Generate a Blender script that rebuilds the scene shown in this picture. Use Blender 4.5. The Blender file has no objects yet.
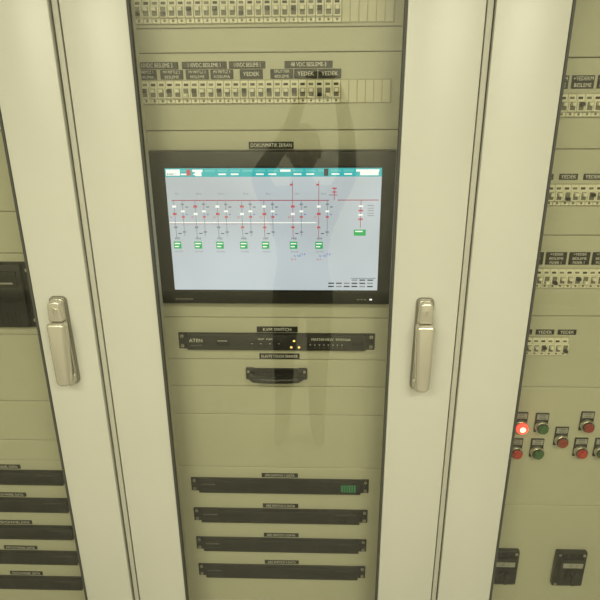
import bpy, bmesh, math, random
from mathutils import Vector, Matrix, Euler
random.seed(4)
scn = bpy.context.scene
scn.view_settings.view_transform = 'Standard'

# ------------------------------------------------------------------ materials
def mat(name, col, rough=0.5, metal=0.0, bump=0.0, bscale=300, var=0.0, spec=0.5):
    m = bpy.data.materials.new(name); m.use_nodes = True
    nt = m.node_tree; b = nt.nodes['Principled BSDF']
    b.inputs['Base Color'].default_value = (*col, 1)
    b.inputs['Roughness'].default_value = rough
    b.inputs['Metallic'].default_value = metal
    b.inputs['Specular IOR Level'].default_value = spec
    if bump or var:
        tc = nt.nodes.new('ShaderNodeTexCoord')
        n = nt.nodes.new('ShaderNodeTexNoise'); n.inputs['Scale'].default_value = bscale
        nt.links.new(tc.outputs['Object'], n.inputs['Vector'])
        if bump:
            bp = nt.nodes.new('ShaderNodeBump'); bp.inputs['Strength'].default_value = bump
            bp.inputs['Distance'].default_value = 0.0005
            nt.links.new(n.outputs['Fac'], bp.inputs['Height'])
            nt.links.new(bp.outputs['Normal'], b.inputs['Normal'])
        if var:
            n2 = nt.nodes.new('ShaderNodeTexNoise'); n2.inputs['Scale'].default_value = 2.5
            nt.links.new(tc.outputs['Object'], n2.inputs['Vector'])
            mx = nt.nodes.new('ShaderNodeMix'); mx.data_type = 'RGBA'
            mx.inputs[6].default_value = (*[c*(1-var) for c in col], 1)
            mx.inputs[7].default_value = (*[min(1, c*(1+var)) for c in col], 1)
            nt.links.new(n2.outputs['Fac'], mx.inputs[0])
            nt.links.new(mx.outputs[2], b.inputs['Base Color'])
    return m

def emis(name, col, s):
    m = bpy.data.materials.new(name); m.use_nodes = True
    b = m.node_tree.nodes['Principled BSDF']
    b.inputs['Base Color'].default_value = (0.01, 0.01, 0.01, 1)
    b.inputs['Roughness'].default_value = 0.25
    b.inputs['Emission Color'].default_value = (*col, 1)
    b.inputs['Emission Strength'].default_value = s
    return m

PAINT = mat('painted_steel_door', (0.54, 0.54, 0.47), 0.34, bump=0.25, bscale=500, var=0.04)
PLATE = mat('painted_steel_plate', (0.52, 0.515, 0.415), 0.5, bump=0.25, bscale=500, var=0.06)
BODY = mat('painted_steel_body', (0.42, 0.415, 0.345), 0.5)
DARK = mat('dark_gap', (0.07, 0.068, 0.055), 0.8)
RUBBER = mat('rubber_gasket', (0.06, 0.06, 0.05), 0.6)
BLACK = mat('black_plastic', (0.014, 0.014, 0.014), 0.35)
BLACKM = mat('black_powder_coat', (0.010, 0.010, 0.010), 0.5, bump=0.3, bscale=900)
BLACK2 = mat('black_satin', (0.022, 0.022, 0.022), 0.4)
LABEL = mat('engraved_laminate_black', (0.012, 0.012, 0.011), 0.4)
WHITE = mat('engraved_white', (0.80, 0.80, 0.74), 0.5)
GREYT = mat('printed_grey', (0.35, 0.35, 0.33), 0.5)
MCB = mat('breaker_cream', (0.82, 0.80, 0.67), 0.45)
MCBD = mat('breaker_dark_grey', (0.18, 0.17, 0.13), 0.5)  # dark grey of the breakers' toggle slots and small printed marks
MCBF = mat('breaker_opening', (0.42, 0.41, 0.31), 0.6)
BLANK = mat('blank_cover', (0.64, 0.62, 0.50), 0.5)
HANDLE = mat('handle_nickel', (0.62, 0.59, 0.50), 0.27, 0.7)
HANDLE2 = mat('handle_cast', (0.24, 0.23, 0.18), 0.35, 0.5)
STEEL = mat('screw_steel', (0.6, 0.58, 0.5), 0.3, 0.9)
SOCK = mat('socket_black', (0.004, 0.004, 0.004), 0.6)
GREENL = emis('led_green', (0.08, 0.75, 0.22), 1.0)
AMBERL = emis('led_amber', (1, 0.6, 0.15), 2.5)
REDLIT = emis('red_lamp_lit', (1, 0.03, 0.02), 5.0)
REDCORE = emis('red_lamp_core', (1, 0.25, 0.16), 8)
WHITEL = emis('led_white', (0.9, 0.95, 1), 1.5)
REDB = mat('red_button', (0.50, 0.04, 0.025), 0.3)
GREENB = mat('green_button', (0.05, 0.14, 0.045), 0.3)
REDD = mat('dark_red_button', (0.30, 0.04, 0.025), 0.3)

# glass : thin pane, fresnel mix of clear transmission and mirror reflection.
# the ray is not bent inside this thin pane, so the inner faces use the inverse IOR
def glass_mat():
    m = bpy.data.materials.new('door_glass'); m.use_nodes = True
    nt = m.node_tree; nt.nodes.clear()
    o = nt.nodes.new('ShaderNodeOutputMaterial')
    t = nt.nodes.new('ShaderNodeBsdfTransparent'); t.inputs['Color'].default_value = (0.925, 0.925, 0.875, 1)
    g = nt.nodes.new('ShaderNodeBsdfGlossy'); g.inputs['Roughness'].default_value = 0.015
    f = nt.nodes.new('ShaderNodeFresnel')
    ge = nt.nodes.new('ShaderNodeNewGeometry')
    ma = nt.nodes.new('ShaderNodeMath'); ma.operation = 'MULTIPLY_ADD'
    n = 1.60
    ma.inputs[1].default_value = 1/n - n; ma.inputs[2].default_value = n
    nt.links.new(ge.outputs['Backfacing'], ma.inputs[0]); nt.links.new(ma.outputs[0], f.inputs['IOR'])
    mx = nt.nodes.new('ShaderNodeMixShader')
    nt.links.new(f.outputs[0], mx.inputs[0]); nt.links.new(t.outputs[0], mx.inputs[1])
    nt.links.new(g.outputs[0], mx.inputs[2]); nt.links.new(mx.outputs[0], o.inputs[0])
    return m
GLASS = glass_mat()

# ------------------------------------------------------------------ mesh builder
class MB:
    def __init__(s, name): s.name = name; s.bm = bmesh.new(); s.mats = []
    def mi(s, m):
        if m not in s.mats: s.mats.append(m)
        return s.mats.index(m)
    def _merge(s, t, m, M=None):
        i = s.mi(m)
        for f in t.faces: f.material_index = i
        if M is not None: bmesh.ops.transform(t, matrix=M, verts=t.verts)
        me = bpy.data.meshes.new('tmp'); t.to_mesh(me); t.free()
        s.bm.from_mesh(me); bpy.data.meshes.remove(me)
    def box(s, x0, x1, y0, y1, z0, z1, m, bev=0, seg=2, M=None):
        if bev == 0 and M is None:
            v = [s.bm.verts.new((x, y, z)) for x in (x0, x1) for y in (y0, y1) for z in (z0, z1)]
            i = s.mi(m)
            for q in ((0,1,3,2),(4,6,7,5),(0,4,5,1),(2,3,7,6),(0,2,6,4),(1,5,7,3)):
                f = s.bm.faces.new([v[k] for k in q]); f.material_index = i
            return
        t = bmesh.new(); bmesh.ops.create_cube(t, size=1)
        for v in t.verts:
            v.co = Vector(((x0+x1)/2 + v.co.x*(x1-x0), (y0+y1)/2 + v.co.y*(y1-y0), (z0+z1)/2 + v.co.z*(z1-z0)))
        if bev: bmesh.ops.bevel(t, geom=t.edges[:], offset=bev, segments=seg, affect='EDGES', profile=0.5)
        s._merge(t, m, M)
    def cyl(s, c, r, d, m, axis='Y', seg=24, r2=None, bev=0):
        t = bmesh.new()
        bmesh.ops.create_cone(t, cap_ends=True, segments=seg, radius1=r, radius2=r if r2 is None else r2, depth=d)
        if bev:
            es = [e for e in t.edges if len(e.link_faces) == 2 and any(len(f.verts) > 4 for f in e.link_faces)]
            bmesh.ops.bevel(t, geom=es, offset=bev, segments=2, affect='EDGES')
        R = Matrix.Identity(4)
        if axis == 'Y': R = Matrix.Rotation(math.radians(90), 4, 'X')   # +Z -> -Y
        if axis == 'X': R = Matrix.Rotation(math.radians(90), 4, 'Y')
        s._merge(t, m, Matrix.Translation(c) @ R)
    def outline(s, pts, y0, y1, m, bev=0, M=None, seg=3):
        """extrude an XZ outline between depths y0 (front) and y1 (back)"""
        t = bmesh.new()
        v = [t.verts.new((p[0], y1, p[1])) for p in pts]
        f = t.faces.new(v)
        r = bmesh.ops.extrude_face_region(t, geom=[f])
        nv = [g for g in r['geom'] if isinstance(g, bmesh.types.BMVert)]
        for q in nv: q.co.y = y0
        bmesh.ops.recalc_face_normals(t, faces=t.faces[:])
        if bev:
            es = [e for e in t.edges if all(abs(q.co.y-y0) < 1e-6 for q in e.verts)]
            bmesh.ops.bevel(t, geom=es, offset=bev, segments=seg, affect='EDGES', profile=0.5)
        s._merge(t, m, M)
    def tube(s, pts, r, m, seg=12):
        t = bmesh.new(); rings = []
        for i, p in enumerate(pts):
            p = Vector(p)
            d = (Vector(pts[min(i+1, len(pts)-1)]) - Vector(pts[max(i-1, 0)])).normalized()
            a = d.cross(Vector((0, 0, 1)));
            if a.length < 1e-3: a = d.cross(Vector((0, 1, 0)))
            a.normalize(); b = d.cross(a)
            rings.append([t.verts.new(p + r*(math.cos(k*2*math.pi/seg)*a + math.sin(k*2*math.pi/seg)*b)) for k in range(seg)])
        for i in range(len(rings)-1):
            for k in range(seg):
                t.faces.new((rings[i][k], rings[i][(k+1) % seg], rings[i+1][(k+1) % seg], rings[i+1][k]))
        t.faces.new(rings[0]); t.faces.new(rings[-1])
        bmesh.ops.recalc_face_normals(t, faces=t.faces[:])
        s._merge(t, m)
    def text(s, txt, x, z, y, size, m, align='CENTER', sx=1.0):
        cu = bpy.data.curves.new('t', 'FONT'); cu.body = txt; cu.size = size
        cu.align_x = align; cu.align_y = 'CENTER'; cu.resolution_u = 2
        ob = bpy.data.objects.new('t', cu); scn.collection.objects.link(ob)
        dg = bpy.context.evaluated_depsgraph_get()
        me = bpy.data.meshes.new_from_object(ob.evaluated_get(dg))
        t = bmesh.new(); t.from_mesh(me)
        bpy.data.objects.remove(ob); bpy.data.curves.remove(cu); bpy.data.meshes.remove(me)
        M = Matrix.Translation((x, y, z)) @ Matrix.Rotation(math.radians(90), 4, 'X') @ Matrix.Diagonal((sx, 1, 1, 1))
        s._merge(t, m, M)
    def done(s, parent=None, smooth=True):
        me = bpy.data.meshes.new(s.name)
        bm = s.bm
        if bm.verts:
            lo = Vector([min(v.co[k] for v in bm.verts) for k in range(3)])
            hi = Vector([max(v.co[k] for v in bm.verts) for k in range(3)])
            c = (lo+hi)/2
        else: c = Vector((0, 0, 0))
        bmesh.ops.translate(bm, vec=-c, verts=bm.verts)
        bm.to_mesh(me); bm.free()
        for m in s.mats: me.materials.append(m)
        if smooth:
            me.polygons.foreach_set('use_smooth', [True]*len(me.polygons))
            me.set_sharp_from_angle(angle=math.radians(35))
        ob = bpy.data.objects.new(s.name, me); ob.location = c
        scn.collection.objects.link(ob)
        if parent: ob.parent = parent
        return ob

def empty(name):
    e = bpy.data.objects.new(name, None); e.empty_display_size = 0.1
    scn.collection.objects.link(e); return e

YD = 1.24      # door front plane
YP = 1.34      # mounting-plate front plane
HZ = 2.20      # cabinet height

# ------------------------------------------------------------------ room
FLOOR = mat('floor_vinyl', (0.30, 0.29, 0.25), 0.5, var=0.08)
WALLM = mat('wall_paint', (0.68, 0.67, 0.58), 0.85, bump=0.3, bscale=120, var=0.03)
CEILM = mat('ceiling_paint', (0.78, 0.77, 0.70), 0.9, var=0.02)
def room(name, a, m):
    b = MB(name); b.box(*a, m); return b.done(smooth=False)
room('floor', (-3.0, 3.0, -2.4, 2.0, -0.1, 0, ), FLOOR)
room('ceiling', (-3.0, 3.0, -2.4, 2.0, 2.9, 3.0), CEILM)
room('wall_back', (-3.0, 3.0, 2.0, 2.1, -0.1, 3.0), WALLM)
room('wall_front', (-3.0, 3.0, -2.5, -2.4, -0.1, 3.0), WALLM)
room('wall_left', (-3.1, -3.0, -2.5, 2.1, -0.1, 3.0), WALLM)
room('wall_right', (3.0, 3.1, -2.5, 2.1, -0.1, 3.0), WALLM)
bs = MB('baseboard_front'); bs.box(-3, 3, -2.4, -2.385, 0, 0.1, BODY, 0.003); bs.done()

# ------------------------------------------------------------------ cabinets
def cabinet(x0, x1, g0, g1, seams):
    root = empty('electrical_cabinet')
    b = MB('body')
    b.box(x0, x0+0.02, YD+0.035, 1.86, 0.1, HZ, BODY)
    b.box(x1-0.02, x1, YD+0.035, 1.86, 0.1, HZ, BODY)
    b.box(x0, x1, 1.84, 1.86, 0.1, HZ, BODY)
    b.box(x0, x1, YD+0.035, 1.86, HZ-0.02, HZ, BODY)
    b.box(x0, x1, YD+0.035, 1.86, 0.1, 0.12, BODY)
    b.box(x0+0.02, x1-0.02, YD+0.05, 1.84, 0.0, 0.1, BLACK2)
    # inner posts
    b.box(x0+0.02, g0-0.035, YD+0.04, YP, 0.12, HZ-0.02, BODY)
    b.box(g1+0.035, x1-0.02, YD+0.04, YP, 0.12, HZ-0.02, BODY)
    b.done(root)
    d = MB('door')
    z0, z1 = 0.12, HZ-0.01
    d.box(x0, g0, YD, YD+0.022, z0, z1, PAINT, 0.003)
    d.box(g1, x1, YD, YD+0.022, z0, z1, PAINT, 0.003)
    d.box(g0, g1, YD, YD+0.022, z1-0.12, z1, PAINT, 0.003)
    d.box(g0, g1, YD, YD+0.022, z0, z0+0.12, PAINT, 0.003)
    d.done(root)
    gk = MB('glass_gasket')
    for (a, c) in ((g0, g0+0.005), (g1-0.005, g1)):
        gk.box(a, c, YD-0.001, YD+0.012, z0+0.12, z1-0.12, RUBBER)
    for (a, c) in ((g0-0.004, g0+0.002), (g1-0.002, g1+0.004)):
        gk.box(a, c, YD+0.022, YD+0.045, z0+0.10, z1-0.10, BODY)
    gk.done(root)
    g = MB('glass_pane'); g.box(g0+0.005, g1-0.005, YD+0.004, YD+0.008, z0+0.12, z1-0.12, GLASS)
    bmesh.ops.recalc_face_normals(g.bm, faces=g.bm.faces[:]); g.done(root, False)
    p = MB('cover_plates')
    zs = [0.14]+sorted(seams)+[HZ-0.03]
    for a, c in zip(zs[:-1], zs[1:]):
        p.box(g0-0.034, g1+0.034, YP, YP+0.012, a+0.0008, c-0.0008, PLATE, 0.0015, 1)
        for x in (g0-0.016, g1+0.016):
            for z in ((a+0.016, c-0.016) if c-a > 0.06 else ((a+c)/2,)):
                p.cyl((x, YP-0.001, z), 0.0042, 0.002, STEEL, seg=12)
    p.box(g0-0.034, g1+0.034, YP+0.013, YP+0.02, 0.14, HZ-0.03, DARK)
    p.done(root)
    return root

cabinet(-0.447, 0.353, -0.318, 0.208, [1.981, 1.934, 1.778, 1.339, 1.226, 1.150, 1.067, 0.903, 0.43])
cabinet(-1.268, -0.468, -1.124, -0.595, [1.95, 1.78, 1.60, 1.50, 1.29, 1.10, 0.98, 0.915, 0.40])
cabinet(0.371, 1.171, 0.510, 1.026, [1.919, 1.736, 1.545, 1.347, 1.155, 0.792, 0.30])
for a, c in ((-0.4635, -0.4515), (0.356, 0.368)):
    s = MB('cabinet_joint_strip'); s.box(a, c, YD+0.006, YD+0.05, 0.0, HZ, BODY, 0.002); s.done()

# ------------------------------------------------------------------ swing handles
def swing_handle(x, zt, zb):
    r = MB('swing_handle')
    def rr(cx, z0, z1, w0, w1, c0=0.008, c1=0.008, n=6):
        """rounded, tapered rectangle outline (w1 top, w0 bottom)"""
        pts = []
        for (px, pz, a0, c) in ((cx+w1/2-c1, z1-c1, 0, c1), (cx-w1/2+c1, z1-c1, 90, c1), (cx-w0/2+c0, z0+c0, 180, c0), (cx+w0/2-c0, z0+c0, 270, c0)):
            for k in range(n+1):
                a = math.radians(a0+90*k/n); pts.append((px+c*math.cos(a), pz+c*math.sin(a)))
        return pts
    r.outline(rr(x, zb, zt, 0.045, 0.038, 0.014, 0.010), YD-0.009, YD, HANDLE2, 0.002)
    r.outline(rr(x, zb+0.003, zt-0.003, 0.038, 0.031, 0.012, 0.009), YD-0.013, YD-0.009, HANDLE, 0.002)
    # upper lock block
    r.outline(rr(x, zt-0.052, zt-0.004, 0.034, 0.029, 0.006, 0.009), YD-0.030, YD-0.013, HANDLE, 0.004)
    r.cyl((x, YD-0.0305, zt-0.026), 0.0075, 0.002, HANDLE, bev=0.0006)
    r.box(x-0.0008, x+0.0008, YD-0.0318, YD-0.0314, zt-0.031, zt-0.021, HANDLE2)
    # lever: wide grip, slightly inclined
    M = Matrix.Translation((x, YD-0.02, zt-0.05)) @ Matrix.Rotation(math.radians(-3.0), 4, 'X') @ Matrix.Translation((-x, -(YD-0.02), -(zt-0.05)))
    r.outline(rr(x, zb+0.012, zt-0.054, 0.032, 0.041, 0.013, 0.008), YD-0.040, YD-0.018, HANDLE, 0.007, M, 4)
    r.outline(rr(x, zb+0.002, zb+0.030, 0.037, 0.037, 0.012, 0.004), YD-0.020, YD-0.012, HANDLE, 0.003)
    r.done()
swing_handle(-0.539, 1.431, 1.212)
swing_handle(0.279, 1.431, 1.205)
swing_handle(1.098, 1.431, 1.205)

# ------------------------------------------------------------------ circuit breaker rows
def mcb_row(name, x0, n, zc, blanks=0, pitch=0.0175):
    b = MB(name); h = 0.0225
    tot = n+blanks
    b.box(x0-0.003, x0+tot*pitch+0.003, YP-0.0012, YP, zc-h-0.002, zc+h+0.002, MCBF)
    for i in range(n):
        a = x0+i*pitch+0.0005; c = a+pitch-0.001; m = (a+c)/2
        b.box(a, c, YP-0.008, YP-0.0012, zc-h, zc+h, MCB, 0.0008, 1)
        b.box(a, c, YP-0.016, YP-0.008, zc-0.012, zc+0.010, MCB, 0.001, 1)
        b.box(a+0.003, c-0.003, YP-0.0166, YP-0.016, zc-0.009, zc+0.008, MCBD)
        up = random.random() > 0.12
        zt = zc+0.001 if up else zc-0.008
        b.box(a+0.004, c-0.004, YP-0.026, YP-0.0166, zt-0.001, zt+0.006, BLACK if i % 3 == 1 else MCB, 0.001, 1)
        b.box(a+0.003, c-0.004, YP-0.0085, YP-0.008, zc+0.0125, zc+0.0175, MCBD if i % 2 else BLACK2)
        b.cyl((m, YP-0.0083, zc-0.0175), 0.0026, 0.0008, MCBD, seg=8)
        b.box(a+0.002, c-0.006, YP-0.0085, YP-0.008, zc-0.0140, zc-0.0130, GREYT)
    for i in range(n, tot):
        a = x0+i*pitch+0.0005; c = a+pitch-0.0010
        b.box(a, c, YP-0.004, YP-0.0012, zc-h, zc+h, BLANK, 0.0006, 1)
    return b.done()
mcb_row('circuit_breaker_row', -0.349, 25, 2.012, 6)
mcb_row('circuit_breaker_row', -0.349, 25, 1.857, 6)
for z in (1.826, 1.638, 1.444): mcb_row('circuit_breaker_row', 0.509, 26, z, 0)
mcb_row('circuit_breaker_row', 0.509, 8, 1.270, 0, 0.0172)
mcb_row('circuit_breaker_row', -1.15, 22, 1.90, 0)

# ------------------------------------------------------------------ engraved labels
def labels(name, items):
    b = MB(name)
    for xc, zc, w, h, lines in items:
        b.box(xc-w/2, xc+w/2, YP-0.0022, YP, zc-h/2, zc+h/2, LABEL, 0.0005, 1)
        n = len(lines); sz = min(0.0115, h/n*0.85)
        for k, L in enumerate(lines):
            z = zc + h/2 - h*(k+0.5)/n
            est = len(L)*sz*0.62
            b.text(L, xc, z, YP-0.0026, sz, WHITE, sx=min(1.0, w*0.90/est))
    return b.done(smooth=False)

it = []
names = [['MV PRFTLZ 1', 'KORUMA'], ['MV PRFTLZ 2', 'BESLEME'], ['MV PRFTLZ 3', 'BESLEME'], ['MV PRFTLZ 4', 'KORUMA'],
         ['YEDEK'], ['SPLITTER', 'BESLEME'], ['YEDEK'], ['YEDEK']]
xs = [-0.322, -0.266, -0.212, -0.160, -0.098, -0.034, 0.016, 0.066]
for x, nme in zip(xs, names): it.append((x, 1.892, 0.048, 0.019, nme))
for x, t, w in ((-0.298, '110VDC BESLEME 2', 0.094), (-0.196, '110VDC BESLEME 1', 0.094), (-0.106, '110VDC BESLEME 1', 0.076), (0.022, '48 VDC BESLEME-3', 0.100)):
    it.append((x, 1.910, w, 0.014, [t]))
labels('breaker_label_set', it)
labels('breaker_label_set', [(x, 2.047, 0.048, 0.018, ['YEDEK']) for x in xs])
labels('monitor_label', [(-0.060, 1.7465, 0.098, 0.015, ['DOKUNMATIK EKRAN'])])
labels('keyboard_switch_label', [(-0.056, 1.3085, 0.100, 0.015, ['KVM SWITCH'])])
labels('drawer_label', [(-0.052, 1.236, 0.100, 0.015, ['KLAVYE TOUCH DRAWER'])])
SWZ = [0.848, 0.747, 0.645, 0.547]
for i, z in enumerate(SWZ):
    labels('network_switch_label', [(-0.058, z+0.031, 0.098, 0.013, ['KRS SWITCH %d DATA' % (i+1)])])
LSZ = [0.864, 0.771, 0.675, 0.583, 0.487]
for z in LSZ:
    labels('network_switch_label', [(-0.815, z+0.031, 0.098, 0.013, ['PATCH PANEL DATA'])])
rx = [0.537+0.0525*k for k in range(8)]
labels('breaker_label_set', [(x, 1.872, 0.046, 0.026, ['+YEDEKM', 'BESLEME']) for x in rx])
labels('breaker_label_set', [(x, 1.677, 0.040, 0.013, ['YEDEK']) for x in rx])
labels('breaker_label_set', [(x, 1.491, 0.047, 0.030, ['+YEDEK', 'BESLEME', 'FIDER 1']) for x in rx])
labels('breaker_label_set', [(x, 1.306, 0.044, 0.013, ['YEDEK']) for x in rx[:3]])

# ------------------------------------------------------------------ touch monitor
mon = empty('touch_monitor')
YM = 1.31
b = MB('housing')
b.box(-0.328, 0.217, YM, YP, 1.386, 1.738, BLACK, 0.004, 3)
b.box(-0.296, 0.183, YM-0.0006, YM, 1.417, 1.707, SOCK)
b.text('IEI MONITOR', -0.292, 1.398, YM-0.0004, 0.007, GREYT, align='LEFT')
b.box(0.163, 0.169, YM-0.0008, YM, 1.397, 1.4005, WHITEL)
for k in range(3): b.box(0.135+k*0.008, 0.139+k*0.008, YM-0.0006, YM, 1.3975, 1.3995, GREYT)
b.done(mon)

SX0, SX1, SZ0, SZ1 = -0.291, 0.180, 1.422, 1.702
def screen_mat():
    m = bpy.data.materials.new('display_backlight'); m.use_nodes = True
    nt = m.node_tree; b = nt.nodes['Principled BSDF']
    b.inputs['Base Color'].default_value = (0.02, 0.02, 0.02, 1); b.inputs['Roughness'].default_value = 0.3
    tc = nt.nodes.new('ShaderNodeTexCoord'); n = nt.nodes.new('ShaderNodeTexNoise')
    n.inputs['Scale'].default_value = 4; n.inputs['Detail'].default_value = 1
    nt.links.new(tc.outputs['Object'], n.inputs['Vector'])
    r = nt.nodes.new('ShaderNodeValToRGB')
    r.color_ramp.elements[0].color = (0.54, 0.60, 0.68, 1); r.color_ramp.elements[1].color = (0.66, 0.75, 0.87, 1)
    r.color_ramp.elements[0].position = 0.35; r.color_ramp.elements[1].position = 0.65
    nt.links.new(n.outputs['Fac'], r.inputs[0]); nt.links.new(r.outputs[0], b.inputs['Emission Color'])
    b.inputs['Emission Strength'].default_value = 1.0
    return m
SCR = screen_mat()
E = lambda n, c, s=1.0: emis('display_'+n, c, s)
eT = E('teal', (0.04, 0.55, 0.60)); eW = E('white', (0.95, 1.0, 1.0), 1.25); eR = E('darkred', (0.46, 0.10, 0.16)); eR2 = E('red', (0.64, 0.12, 0.15))
eG = E('green', (0.02, 0.50, 0.14)); eB = E('blue', (0.12, 0.18, 0.7)); eK = E('black', (0.03, 0.04, 0.05)); eGr = E('grey', (0.28, 0.30, 0.36))
b = MB('display')
b.box(SX0, SX1, YM-0.0012, YM-0.0006, SZ0, SZ1, SCR)
W = SX1-SX0; H = SZ1-SZ0
def R(u0, u1, v0, v1, m, lay=1):
    y = YM-0.0012-0.00008*lay
    vs = [b.bm.verts.new((SX0+W*u, y, SZ1-H*v)) for u, v in ((u0, v1), (u1, v1), (u1, v0), (u0, v0))]
    f = b.bm.faces.new(vs); f.material_index = b.mi(m)
def T(txt, u, v, size, m, align='CENTER'):
    b.text(txt, SX0+W*u, SZ1-H*v, YM-0.0012-0.0003, size, m, align)
R(0, 1, 0, 0.066, eT)
for k in range(17):
    u = 0.012+k*0.058
    R(u, u+0.048, 0.010, 0.028, eW if k in (2, 9, 15, 16) else E('tile%d' % k, (0.14, 0.66, 0.68)), 2)
    R(u+0.004, u+0.040, 0.040, 0.052, eW if k % 3 else eT, 2)
R(0.005, 0.07, 0.008, 0.056, eW, 3); R(0.10, 0.12, 0.01, 0.056, eR2, 3); R(0.14, 0.17, 0.012, 0.060, eW, 3); R(0.735, 0.755, 0.005, 0.060, eK, 3); R(0.90, 0.985, 0.01, 0.056, eW, 3)
T('BARA 1', 0.03, 0.045, 0.006, eK)
R(0.02, 0.76, 0.247, 0.254, eR); R(0.80, 0.99, 0.245, 0.252, eR); R(0.76, 0.80, 0.205, 0.211, eR)
R(0.0, 0.70, 0.425, 0.433, eW); R(0.0, 0.5, 0.438, 0.441, eR)
cols = [0.030, 0.130, 0.235, 0.350, 0.455, 0.590, 0.712]
for i, u in enumerate(cols):
    wd = 0.0013
    R(u-wd, u+wd, 0.25, 0.56, eR if i > 3 else eGr)
    R(u+0.040-wd, u+0.040+wd, 0.25, 0.54, eGr)
    for dv in (0.29, 0.35): R(u-0.009, u+0.009, dv, dv+0.018, eR2 if (i+int(dv*100)) % 2 else eW, 2)
    R(u-0.008, u+0.008, 0.46, 0.475, eR2 if i > 2 else eGr, 2)
    R(u+0.031, u+0.049, 0.33, 0.345, eW, 2); R(u+0.033, u+0.047, 0.275, 0.288, eGr, 2)
    R(u+0.033, u+0.047, 0.375, 0.390, eR2, 2); R(u+0.032, u+0.048, 0.50, 0.512, eGr, 2)
    R(u+0.052, u+0.066, 0.30, 0.306, eK, 2); R(u+0.052, u+0.062, 0.36, 0.366, eB, 2); R(u+0.010, u+0.026, 0.515, 0.521, eK, 2)
    T('TR-%d' % (i+1), u+0.02, 0.20, 0.006, eGr)
    T('Q%d' % (i+1), u-0.016, 0.385, 0.006, eR2)
    R(max(0.002, u-0.016), u+0.020, 0.585, 0.645, eG, 2)
    R(max(0.004, u-0.012), u+0.015, 0.597, 0.607, eW, 3); R(max(0.004, u-0.012), u+0.008, 0.622, 0.632, eW, 3)
    T('H%02d' % (i+3), u+0.004, 0.560, 0.007, eK); T('0.0 kW', u+0.006, 0.67, 0.006, eGr)
for u in (0.590, 0.712):
    R(u-0.0013, u+0.0013, 0.10, 0.25, eR); T('A 100', u+0.02, 0.705, 0.007, eB); T('25.4', u, 0.735, 0.007, eR2); T('12.8', u+0.045, 0.69, 0.007, eB)
    R(u-0.012, u-0.001, 0.12, 0.135, eR2, 2)
R(0.782, 0.785, 0.15, 0.25, eR); R(0.774, 0.794, 0.15, 0.162, eR2, 2); R(0.774, 0.794, 0.18, 0.19, eR2, 2)
R(0.907, 0.910, 0.25, 0.47, eR); R(0.878, 0.935, 0.485, 0.535, eG, 2); R(0.885, 0.92, 0.495, 0.505, eW, 3)
for k in range(4): R(0.898, 0.919, 0.29+k*0.035, 0.303+k*0.035, eR2 if k % 2 else eW, 2)
for k in range(5): R(0.94, 0.97, 0.29+k*0.02, 0.295+k*0.02, eGr, 2)
for j in range(3):
    for k in range(6):
        u = 0.76+k*0.038
        if j == 0 and k < 3: continue
        R(u, u+0.028, 0.905+j*0.028, 0.916+j*0.028, eK if (k+j) % 3 else eGr, 2)
R(0.87, 0.99, 0.893, 0.897, eK, 2)
b.done(mon, False)

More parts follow.
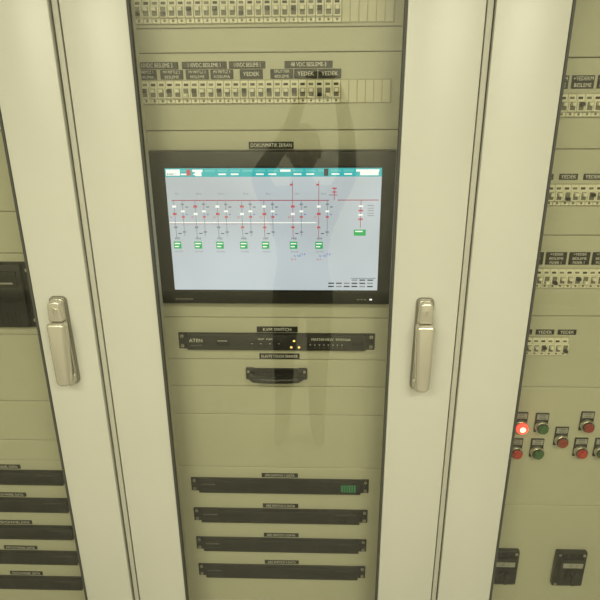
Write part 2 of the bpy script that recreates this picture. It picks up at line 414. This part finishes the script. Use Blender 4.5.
# ------------------------------------------------------------------ rack devices
def rack_front(name, x0, x1, zc, kind):
    b = MB(name); h = 0.0215
    kv = kind == 'kvm'
    b.box(x0, x1, YP-0.004, YP, zc-h, zc+h, BLACKM, 0.001, 1)
    b.box(x0+0.022, x1-0.022, YP-0.014, YP-0.004, zc-h+0.001, zc+h-0.001, BLACK2 if kv else BLACKM, 0.0015, 2)
    yf = YP-0.0145
    for x in (x0+0.009, x1-0.009):
        for dz in (-0.013, 0.013):
            b.cyl((x, YP-0.005, zc+dz), 0.0042, 0.003, STEEL, seg=12)
            b.cyl((x, YP-0.0067, zc+dz), 0.0018, 0.0006, SOCK, seg=6)
    if kv:
        b.text('ATEN', x0+0.045, zc+0.005, yf-0.0003, 0.013, WHITE)
        b.text('Altusen KVM', x0+0.045, zc-0.008, yf-0.0003, 0.005, GREYT)
        b.box(x0+0.095, x0+0.125, yf-0.001, yf, zc-0.008, zc+0.010, SOCK, 0.0004, 1)
        b.box(x0+0.098, x0+0.122, yf-0.0014, yf-0.001, zc+0.004, zc+0.007, GREYT)
        b.text('RESET   PORT', x0+0.215, zc+0.010, yf-0.0003, 0.006, WHITE)
        for k in range(4):
            b.box(x0+0.175+k*0.022, x0+0.190+k*0.022, yf-0.002, yf, zc-0.010, zc+0.002, BLACK, 0.0008, 1)
            b.box(x0+0.180+k*0.022, x0+0.185+k*0.022, yf-0.0024, yf-0.002, zc-0.002, zc, GREYT)
        b.box(x0+0.276, x0+0.281, yf-0.001, yf, zc-0.013, zc-0.009, AMBERL)
        b.box(x0+0.283, x0+0.288, yf-0.001, yf, zc+0.004, zc+0.008, AMBERL)
        b.box(x0+0.295, x0+0.300, yf-0.001, yf, zc-0.013, zc-0.009, AMBERL)
        b.text('MASTERVIEW  KH2516A', x0+0.375, zc+0.010, yf-0.0003, 0.009, WHITE)
        for k in range(8):
            b.cyl((x0+0.325+k*0.011, yf-0.0005, zc-0.004), 0.0020, 0.001, GREYT, seg=8)
            b.text(str(k+1), x0+0.325+k*0.011, zc-0.012, yf-0.0003, 0.005, GREYT)
        b.box(x0+0.425, x0+0.450, yf-0.001, yf, zc-0.006, zc+0.004, SOCK, 0.0004, 1)
    else:
        for k in range(28):
            b.box(x0+0.075+k*0.006, x0+0.078+k*0.006, yf-0.0002, yf+0.0002, zc-0.012, zc+0.012, SOCK)
        b.text('GE MULTILINK', x0+0.048, zc+0.008, yf-0.0003, 0.006, GREYT)
        b.box(x0+0.030, x0+0.066, yf-0.0006, yf, zc-0.010, zc-0.004, BLACK2)
        for r in range(2):
            for k in range(12):
                xx = x0+0.262+k*0.014
                b.box(xx, xx+0.010, yf-0.0006, yf, zc-0.013+r*0.013, zc-0.004+r*0.013, SOCK)
                b.box(xx+0.002, xx+0.008, yf-0.0009, yf-0.0006, zc-0.0045+r*0.013, zc-0.0035+r*0.013, BLACK2)
        if kind == 'swlit':
            for r in range(4):
                for k in range(6):
                    b.box(x1-0.074+k*0.0068, x1-0.0708+k*0.0068, yf-0.0014, yf-0.0009, zc-0.009+r*0.006, zc-0.0074+r*0.006, GREENL)
        else:
            for k in range(7):
                b.box(x1-0.085+k*0.008, x1-0.083+k*0.008, yf-0.0012, yf-0.0009, zc+0.013, zc+0.0145, GREYT)
        b.box(x1-0.012+0.0, x1-0.006, YP-0.0075, YP-0.004, zc-0.004, zc+0.004, BLACK)
    return b.done()
rack_front('keyboard_video_switch', -0.300, 0.182, 1.278, 'kvm')
for i, z in enumerate(SWZ): rack_front('network_switch', -0.300, 0.182, z, 'swlit' if i == 0 else 'sw')
for z in LSZ: rack_front('network_switch', -1.108, -0.628, z, 'sw')

# drawer pull handle
b = MB('drawer_pull_handle')
xc, zc = -0.060, 1.190
pts = []
for x, y in ((-0.062, YP), (-0.062, YP-0.020), (-0.054, YP-0.030), (-0.030, YP-0.034), (0, YP-0.035), (0.030, YP-0.034), (0.054, YP-0.030), (0.062, YP-0.020), (0.062, YP)):
    pts.append((xc+x, y, zc-0.004))
b.tube(pts, 0.0085, BLACK, 14)
for sgn in (-1, 1):
    b.box(xc+sgn*0.066-0.011, xc+sgn*0.066+0.011, YP-0.008, YP, zc-0.017, zc+0.015, BLACK, 0.003, 3)
    b.cyl((xc+sgn*0.070, YP-0.009, zc+0.006), 0.0035, 0.002, STEEL, seg=10)
b.box(xc-0.058, xc+0.058, YP-0.004, YP, zc-0.012, zc+0.013, BLACK, 0.0015, 2)
b.done()

# ------------------------------------------------------------------ industrial computer (left cabinet)
b = MB('rack_computer')
x0, x1, z0, z1 = -1.115, -0.640, 1.312, 1.480
b.box(x0, x1, YP-0.005, YP, z0, z1, BLACKM, 0.001, 1)
b.box(x0+0.02, x1-0.02, YP-0.018, YP-0.005, z0+0.004, z1-0.004, BLACKM, 0.003, 2)
b.box(x0+0.03, x1-0.03, YP-0.022, YP-0.018, z1-0.055, z1-0.018, BLACK, 0.001, 1)
for k in range(40):
    b.box(x0+0.04+k*0.010, x0+0.046+k*0.010, YP-0.0185, YP-0.0179, z0+0.015, z0+0.085, SOCK)
b.box(x1-0.14, x1-0.04, YP-0.0225, YP-0.022, z1-0.050, z1-0.046, GREYT)
b.box(x1-0.10, x1-0.07, YP-0.024, YP-0.022, z1-0.038, z1-0.026, BLACK2, 0.001, 1)
for z in (z0+0.02, z1-0.02):
    b.cyl((x1-0.009, YP-0.006, z), 0.0042, 0.003, STEEL, seg=12)
b.done()

# ------------------------------------------------------------------ push buttons (right cabinet)
def button(x, z, capm, lit=False):
    b = MB('indicator_push_button')
    b.box(x-0.017, x+0.017, YP-0.004, YP, z-0.018, z+0.038, BLACK2, 0.002, 2)
    b.box(x-0.014, x+0.014, YP-0.0048, YP-0.004, z+0.020, z+0.035, GREYT)
    b.text('FIDER', x, z+0.031, YP-0.0051, 0.006, BLACK); b.text('ARIZA', x, z+0.024, YP-0.0051, 0.006, BLACK)
    b.cyl((x, YP-0.010, z), 0.0170, 0.012, STEEL, seg=32, bev=0.002)
    b.cyl((x, YP-0.0165, z), 0.0145, 0.003, BLACK2, seg=32)
    rr = 0.0150 if lit else 0.0130
    b.cyl((x, YP-0.021, z), rr, 0.010, capm, seg=32, r2=rr-0.0015, bev=0.0025)
    if lit: b.cyl((x, YP-0.0262, z), 0.0075, 0.0008, REDCORE, seg=24)
    b.done()
for k, (x, z, m) in enumerate(((0.562, 1.046, REDLIT), (0.615, 1.044, GREENB), (0.728, 1.050, REDD), (0.670, 1.004, REDD),
                (0.559, 0.968, REDB), (0.613, 0.968, GREENB), (0.724, 0.972, REDB), (0.776, 0.972, GREENB), (0.850, 1.050, REDB), (0.850, 0.972, GREENB))):
    button(x, z, m, k == 0)
# ------------------------------------------------------------------ moulded switches (right cabinet, bottom)
def moulded_switch(x, z):
    b = MB('load_break_switch')
    b.box(x-0.042, x+0.042, YP-0.016, YP, z-0.060, z+0.060, BLACK2, 0.003, 2)
    b.box(x-0.033, x+0.033, YP-0.030, YP-0.016, z-0.044, z+0.044, BLACK, 0.004, 2)
    b.box(x-0.027, x+0.027, YP-0.0308, YP-0.030, z+0.020, z+0.036, GREYT)
    b.text('O   I', x, z+0.028, YP-0.0311, 0.011, BLACK)
    b.cyl((x, YP-0.035, z-0.008), 0.017, 0.010, BLACK2, seg=28, bev=0.002)
    b.box(x-0.005, x+0.005, YP-0.048, YP-0.039, z-0.028, z+0.012, BLACK, 0.002, 2)
    for sx in (-0.033, 0.033):
        for sz in (-0.052, 0.052): b.cyl((x+sx, YP-0.0165, z+sz), 0.0040, 0.002, STEEL, seg=12)
    for k in range(3): b.box(x-0.028+k*0.021, x-0.013+k*0.021, YP-0.0166, YP-0.0159, z+0.046, z+0.057, SOCK)
    b.done()
moulded_switch(0.566, 0.584); moulded_switch(0.752, 0.584); moulded_switch(0.935, 0.584)

# ------------------------------------------------------------------ ceiling lights
def ceiling_light(x, y, power):
    root = empty('ceiling_light')
    b = MB('fixture'); b.box(x-0.62, x+0.62, y-0.16, y+0.16, 2.84, 2.9, CEILM, 0.005)
    b.box(x-0.60, x+0.60, y-0.14, y+0.14, 2.835, 2.84, emis('diffuser', (1, 0.95, 0.75), 3))
    b.done(root)
    L = bpy.data.lights.new('lamp', 'AREA'); L.shape = 'RECTANGLE'; L.size = 1.2; L.size_y = 0.28
    L.energy = power; L.color = (1.0, 0.96, 0.74)
    o = bpy.data.objects.new('lamp', L); o.location = (x, y, 2.825); scn.collection.objects.link(o); o.parent = root
ceiling_light(-0.9, -0.7, 34); ceiling_light(0.9, -0.7, 36)
ceiling_light(-0.9, -1.7, 28); ceiling_light(0.9, -1.7, 28)
w = bpy.data.worlds.new('w'); scn.world = w; w.use_nodes = True
w.node_tree.nodes['Background'].inputs[0].default_value = (1, 0.95, 0.75, 1)
w.node_tree.nodes['Background'].inputs[1].default_value = 0.3

# ------------------------------------------------------------------ photographer (seen only as a reflection in the glass)
SKIN = mat('skin', (0.28, 0.18, 0.12), 0.55); SHIRT = mat('shirt_dark', (0.04, 0.04, 0.045), 0.85, bump=0.4, bscale=200)
TROU = mat('trousers_dark', (0.03, 0.03, 0.03), 0.85, bump=0.4, bscale=200); SHOE = mat('shoe_black', (0.015, 0.013, 0.012), 0.4)
HAIR = mat('hair_dark', (0.015, 0.011, 0.008), 0.6); EYEW = mat('eye_white', (0.8, 0.8, 0.78), 0.2); LIP = mat('lip', (0.35, 0.14, 0.11), 0.5)
man = empty('photographer')
def skinned(name, verts, edges, radii, root, pick, sub=2):
    me = bpy.data.meshes.new(name); me.from_pydata([Vector(v) for v in verts], edges, [])
    o = bpy.data.objects.new(name, me); scn.collection.objects.link(o)
    sk = o.modifiers.new('s', 'SKIN'); sk.use_smooth_shade = True
    if not me.skin_vertices:
        bm = bmesh.new(); bm.from_mesh(me); bm.verts.layers.skin.verify(); bm.to_mesh(me); bm.free()
    for i, r in enumerate(radii):
        sv = me.skin_vertices[0].data[i]; sv.radius = r if isinstance(r, tuple) else (r, r); sv.use_root = (i == root)
    ss = o.modifiers.new('d', 'SUBSURF'); ss.levels = sub; ss.render_levels = sub
    dg = bpy.context.evaluated_depsgraph_get()
    m2 = bpy.data.meshes.new_from_object(o.evaluated_get(dg))
    bpy.data.objects.remove(o)
    mats = []
    m2.materials.clear()
    for p in m2.polygons:
        m = pick(p.center)
        if m not in mats: mats.append(m)
        p.use_smooth = True
    for m in mats: m2.materials.append(m)
    for p in m2.polygons: p.material_index = mats.index(pick(p.center))
    ob = bpy.data.objects.new(name, m2); scn.collection.objects.link(ob); ob.parent = man
    return ob
PX, PY = -0.040, -0.40
PC = Vector((0.047, -0.055, 1.865)); UX = Vector((1, 0, 0)); UN = Vector((0, 0.93, -0.36)); UU = Vector((0, 0.36, 0.93))
def pl(a, n, c): return PC + a*UX + n*UN + c*UU
V = [(PX, PY, 0.86), (PX, PY, 0.99), (PX, PY+0.01, 1.13), (PX, PY, 1.27), (PX, PY, 1.36), (PX, PY+0.01, 1.42), (PX, PY+0.02, 1.46)]
Rr = [(0.140, 0.105), (0.130, 0.10), (0.145, 0.11), (0.135, 0.10), (0.065, 0.06), (0.052, 0.052), (0.05, 0.05)]
Ed = [(0, 1), (1, 2), (2, 3), (3, 4), (4, 5), (5, 6)]
for s in (-1, 1):
    k = len(V)
    V += [(PX+s*0.160, PY, 1.315), (PX+s*0.200+0.01, PY+0.16, 1.45), (0.035+s*0.125, PY+0.25, 1.64), tuple(pl(s*0.085, -0.035, -0.10)), tuple(pl(s*0.062, -0.012, -0.045)), tuple(pl(s*0.056, -0.008, -0.005))]
    Rr += [0.060, 0.045, 0.038, (0.024, 0.030), (0.015, 0.034), (0.012, 0.028)]
    Ed += [(3, k), (k, k+1), (k+1, k+2), (k+2, k+3), (k+3, k+4), (k+4, k+5)]
    k = len(V)
    V += [(PX+s*0.088, PY, 0.78), (PX+s*0.090-0.01, PY+0.02, 0.46), (PX+s*0.095-0.02, PY, 0.10), (PX+s*0.10-0.02, PY+0.04, 0.05), (PX+s*0.115-0.02, PY+0.17, 0.032)]
    Rr += [0.086, 0.060, 0.046, 0.045, (0.042, 0.030)]
    Ed += [(0, k), (k, k+1), (k+1, k+2), (k+2, k+3), (k+3, k+4)]
def pick(c):
    if c.z < 0.085: return SHOE
    if c.z < 0.93: return TROU
    if c.z > 1.405 and abs(c.x-PX) < 0.08 and c.y < PY+0.09: return SKIN
    if c.z > 1.66: return SKIN
    return SHIRT
skinned('body', V, Ed, Rr, 0, pick)
for s in (-1, 1):
    for i in range(4):
        c = -0.045+i*0.019; ln = (0.82, 0.95, 1.0, 0.9)[i]
        skinned('finger', [tuple(pl(s*0.055, -0.004, c)), tuple(pl(s*0.052, 0.012, c+0.004)), tuple(pl(s*(0.052-0.024*ln), 0.017, c+0.008)), tuple(pl(s*(0.052-0.044*ln), 0.013, c+0.010))],
                [(0, 1), (1, 2), (2, 3)], [0.009, 0.009, 0.008, 0.0065], 0, lambda c: SKIN)
    skinned('thumb', [tuple(pl(s*0.060, -0.018, -0.05)), tuple(pl(s*0.050, -0.020, -0.028)), tuple(pl(s*0.030, -0.016, -0.005)), tuple(pl(s*0.018, -0.014, 0.008))],
            [(0, 1), (1, 2), (2, 3)], [0.012, 0.011, 0.0095, 0.008], 0, lambda c: SKIN)
ph = MB('mobile_phone')
Mph = Matrix.Translation(PC) @ Matrix(((1, 0, 0, 0), (0, UN.y, UU.y, 0), (0, UN.z, UU.z, 0), (0, 0, 0, 1)))
ph.box(-0.037, 0.037, -0.004, 0.004, -0.075, 0.030, BLACK, 0.0035, 3, M=Mph)
ph.done(man)
hd = MB('head'); HC = Vector((PX+0.01, PY+0.035, 1.545))
t = bmesh.new(); bmesh.ops.create_uvsphere(t, u_segments=40, v_segments=28, radius=1)
for v in t.verts:
    x, y, z = v.co
    jaw = max(0, -z-0.1)
    fx = 0.075*(1-0.38*jaw); fy = 0.094*(1-0.15*jaw)
    p = Vector((x*fx, y*fy, z*0.115))
    if y > 0:
        p.y += 0.022*math.exp(-((p.x/0.011)**2)-(((p.z+0.015)/0.020)**2))
        p.y -= 0.008*math.exp(-(((abs(p.x)-0.030)/0.014)**2)-(((p.z-0.008)/0.012)**2))
        p.y += 0.006*math.exp(-((p.x/0.022)**2)-(((p.z+0.052)/0.010)**2))
        p.y += 0.010*math.exp(-((p.x/0.020)**2)-(((p.z+0.092)/0.016)**2))
    v.co = p
hd._merge(t, SKIN, Matrix.Translation(HC))
for s in (-1, 1):
    t = bmesh.new(); bmesh.ops.create_uvsphere(t, u_segments=16, v_segments=10, radius=0.0115)
    hd._merge(t, EYEW, Matrix.Translation(HC+Vector((s*0.030, 0.072, 0.006))))
    t = bmesh.new(); bmesh.ops.create_uvsphere(t, u_segments=12, v_segments=8, radius=0.0055)
    hd._merge(t, HAIR, Matrix.Translation(HC+Vector((s*0.030, 0.0795, 0.007))))
    t = bmesh.new(); bmesh.ops.create_uvsphere(t, u_segments=16, v_segments=12, radius=1)
    hd._merge(t, SKIN, Matrix.Translation(HC+Vector((s*0.076, -0.005, -0.005))) @ Matrix.Diagonal((0.008, 0.018, 0.031, 1)))
    t = bmesh.new(); bmesh.ops.create_uvsphere(t, u_segments=12, v_segments=8, radius=1)
    hd._merge(t, HAIR, Matrix.Translation(HC+Vector((s*0.030, 0.083, 0.026))) @ Matrix.Diagonal((0.015, 0.005, 0.003, 1)))
t = bmesh.new(); bmesh.ops.create_uvsphere(t, u_segments=16, v_segments=10, radius=1)
hd._merge(t, LIP, Matrix.Translation(HC+Vector((0, 0.083, -0.052))) @ Matrix.Diagonal((0.021, 0.006, 0.006, 1)))
t = bmesh.new(); bmesh.ops.create_uvsphere(t, u_segments=40, v_segments=28, radius=1)
for v in t.verts: v.co = Vector((v.co.x*0.081, v.co.y*0.101, v.co.z*0.123+0.003))
kill = [v for v in t.verts if v.co.z < (0.058 if v.co.y > 0.03 else (-0.01 + max(0, v.co.y)*1.5 if v.co.y > -0.03 else -0.05))]
bmesh.ops.delete(t, geom=kill, context='VERTS')
hd._merge(t, HAIR, Matrix.Translation(HC))
hd.done(man)

# ------------------------------------------------------------------ camera
cam = bpy.data.cameras.new('cam'); co = bpy.data.objects.new('cam', cam); scn.collection.objects.link(co)
cam.sensor_width = 36; cam.lens = 36.0; cam.clip_start = 0.1
co.location = (0.047, 0, 1.90)
pitch, yaw, roll = math.radians(-21), math.radians(2.0), math.radians(0.45)
co.matrix_world = Matrix.Translation(co.location) @ Matrix.Rotation(yaw, 4, 'Z') @ Matrix.Rotation(math.radians(90)+pitch, 4, 'X') @ Matrix.Rotation(-roll, 4, 'Z')
scn.camera = co
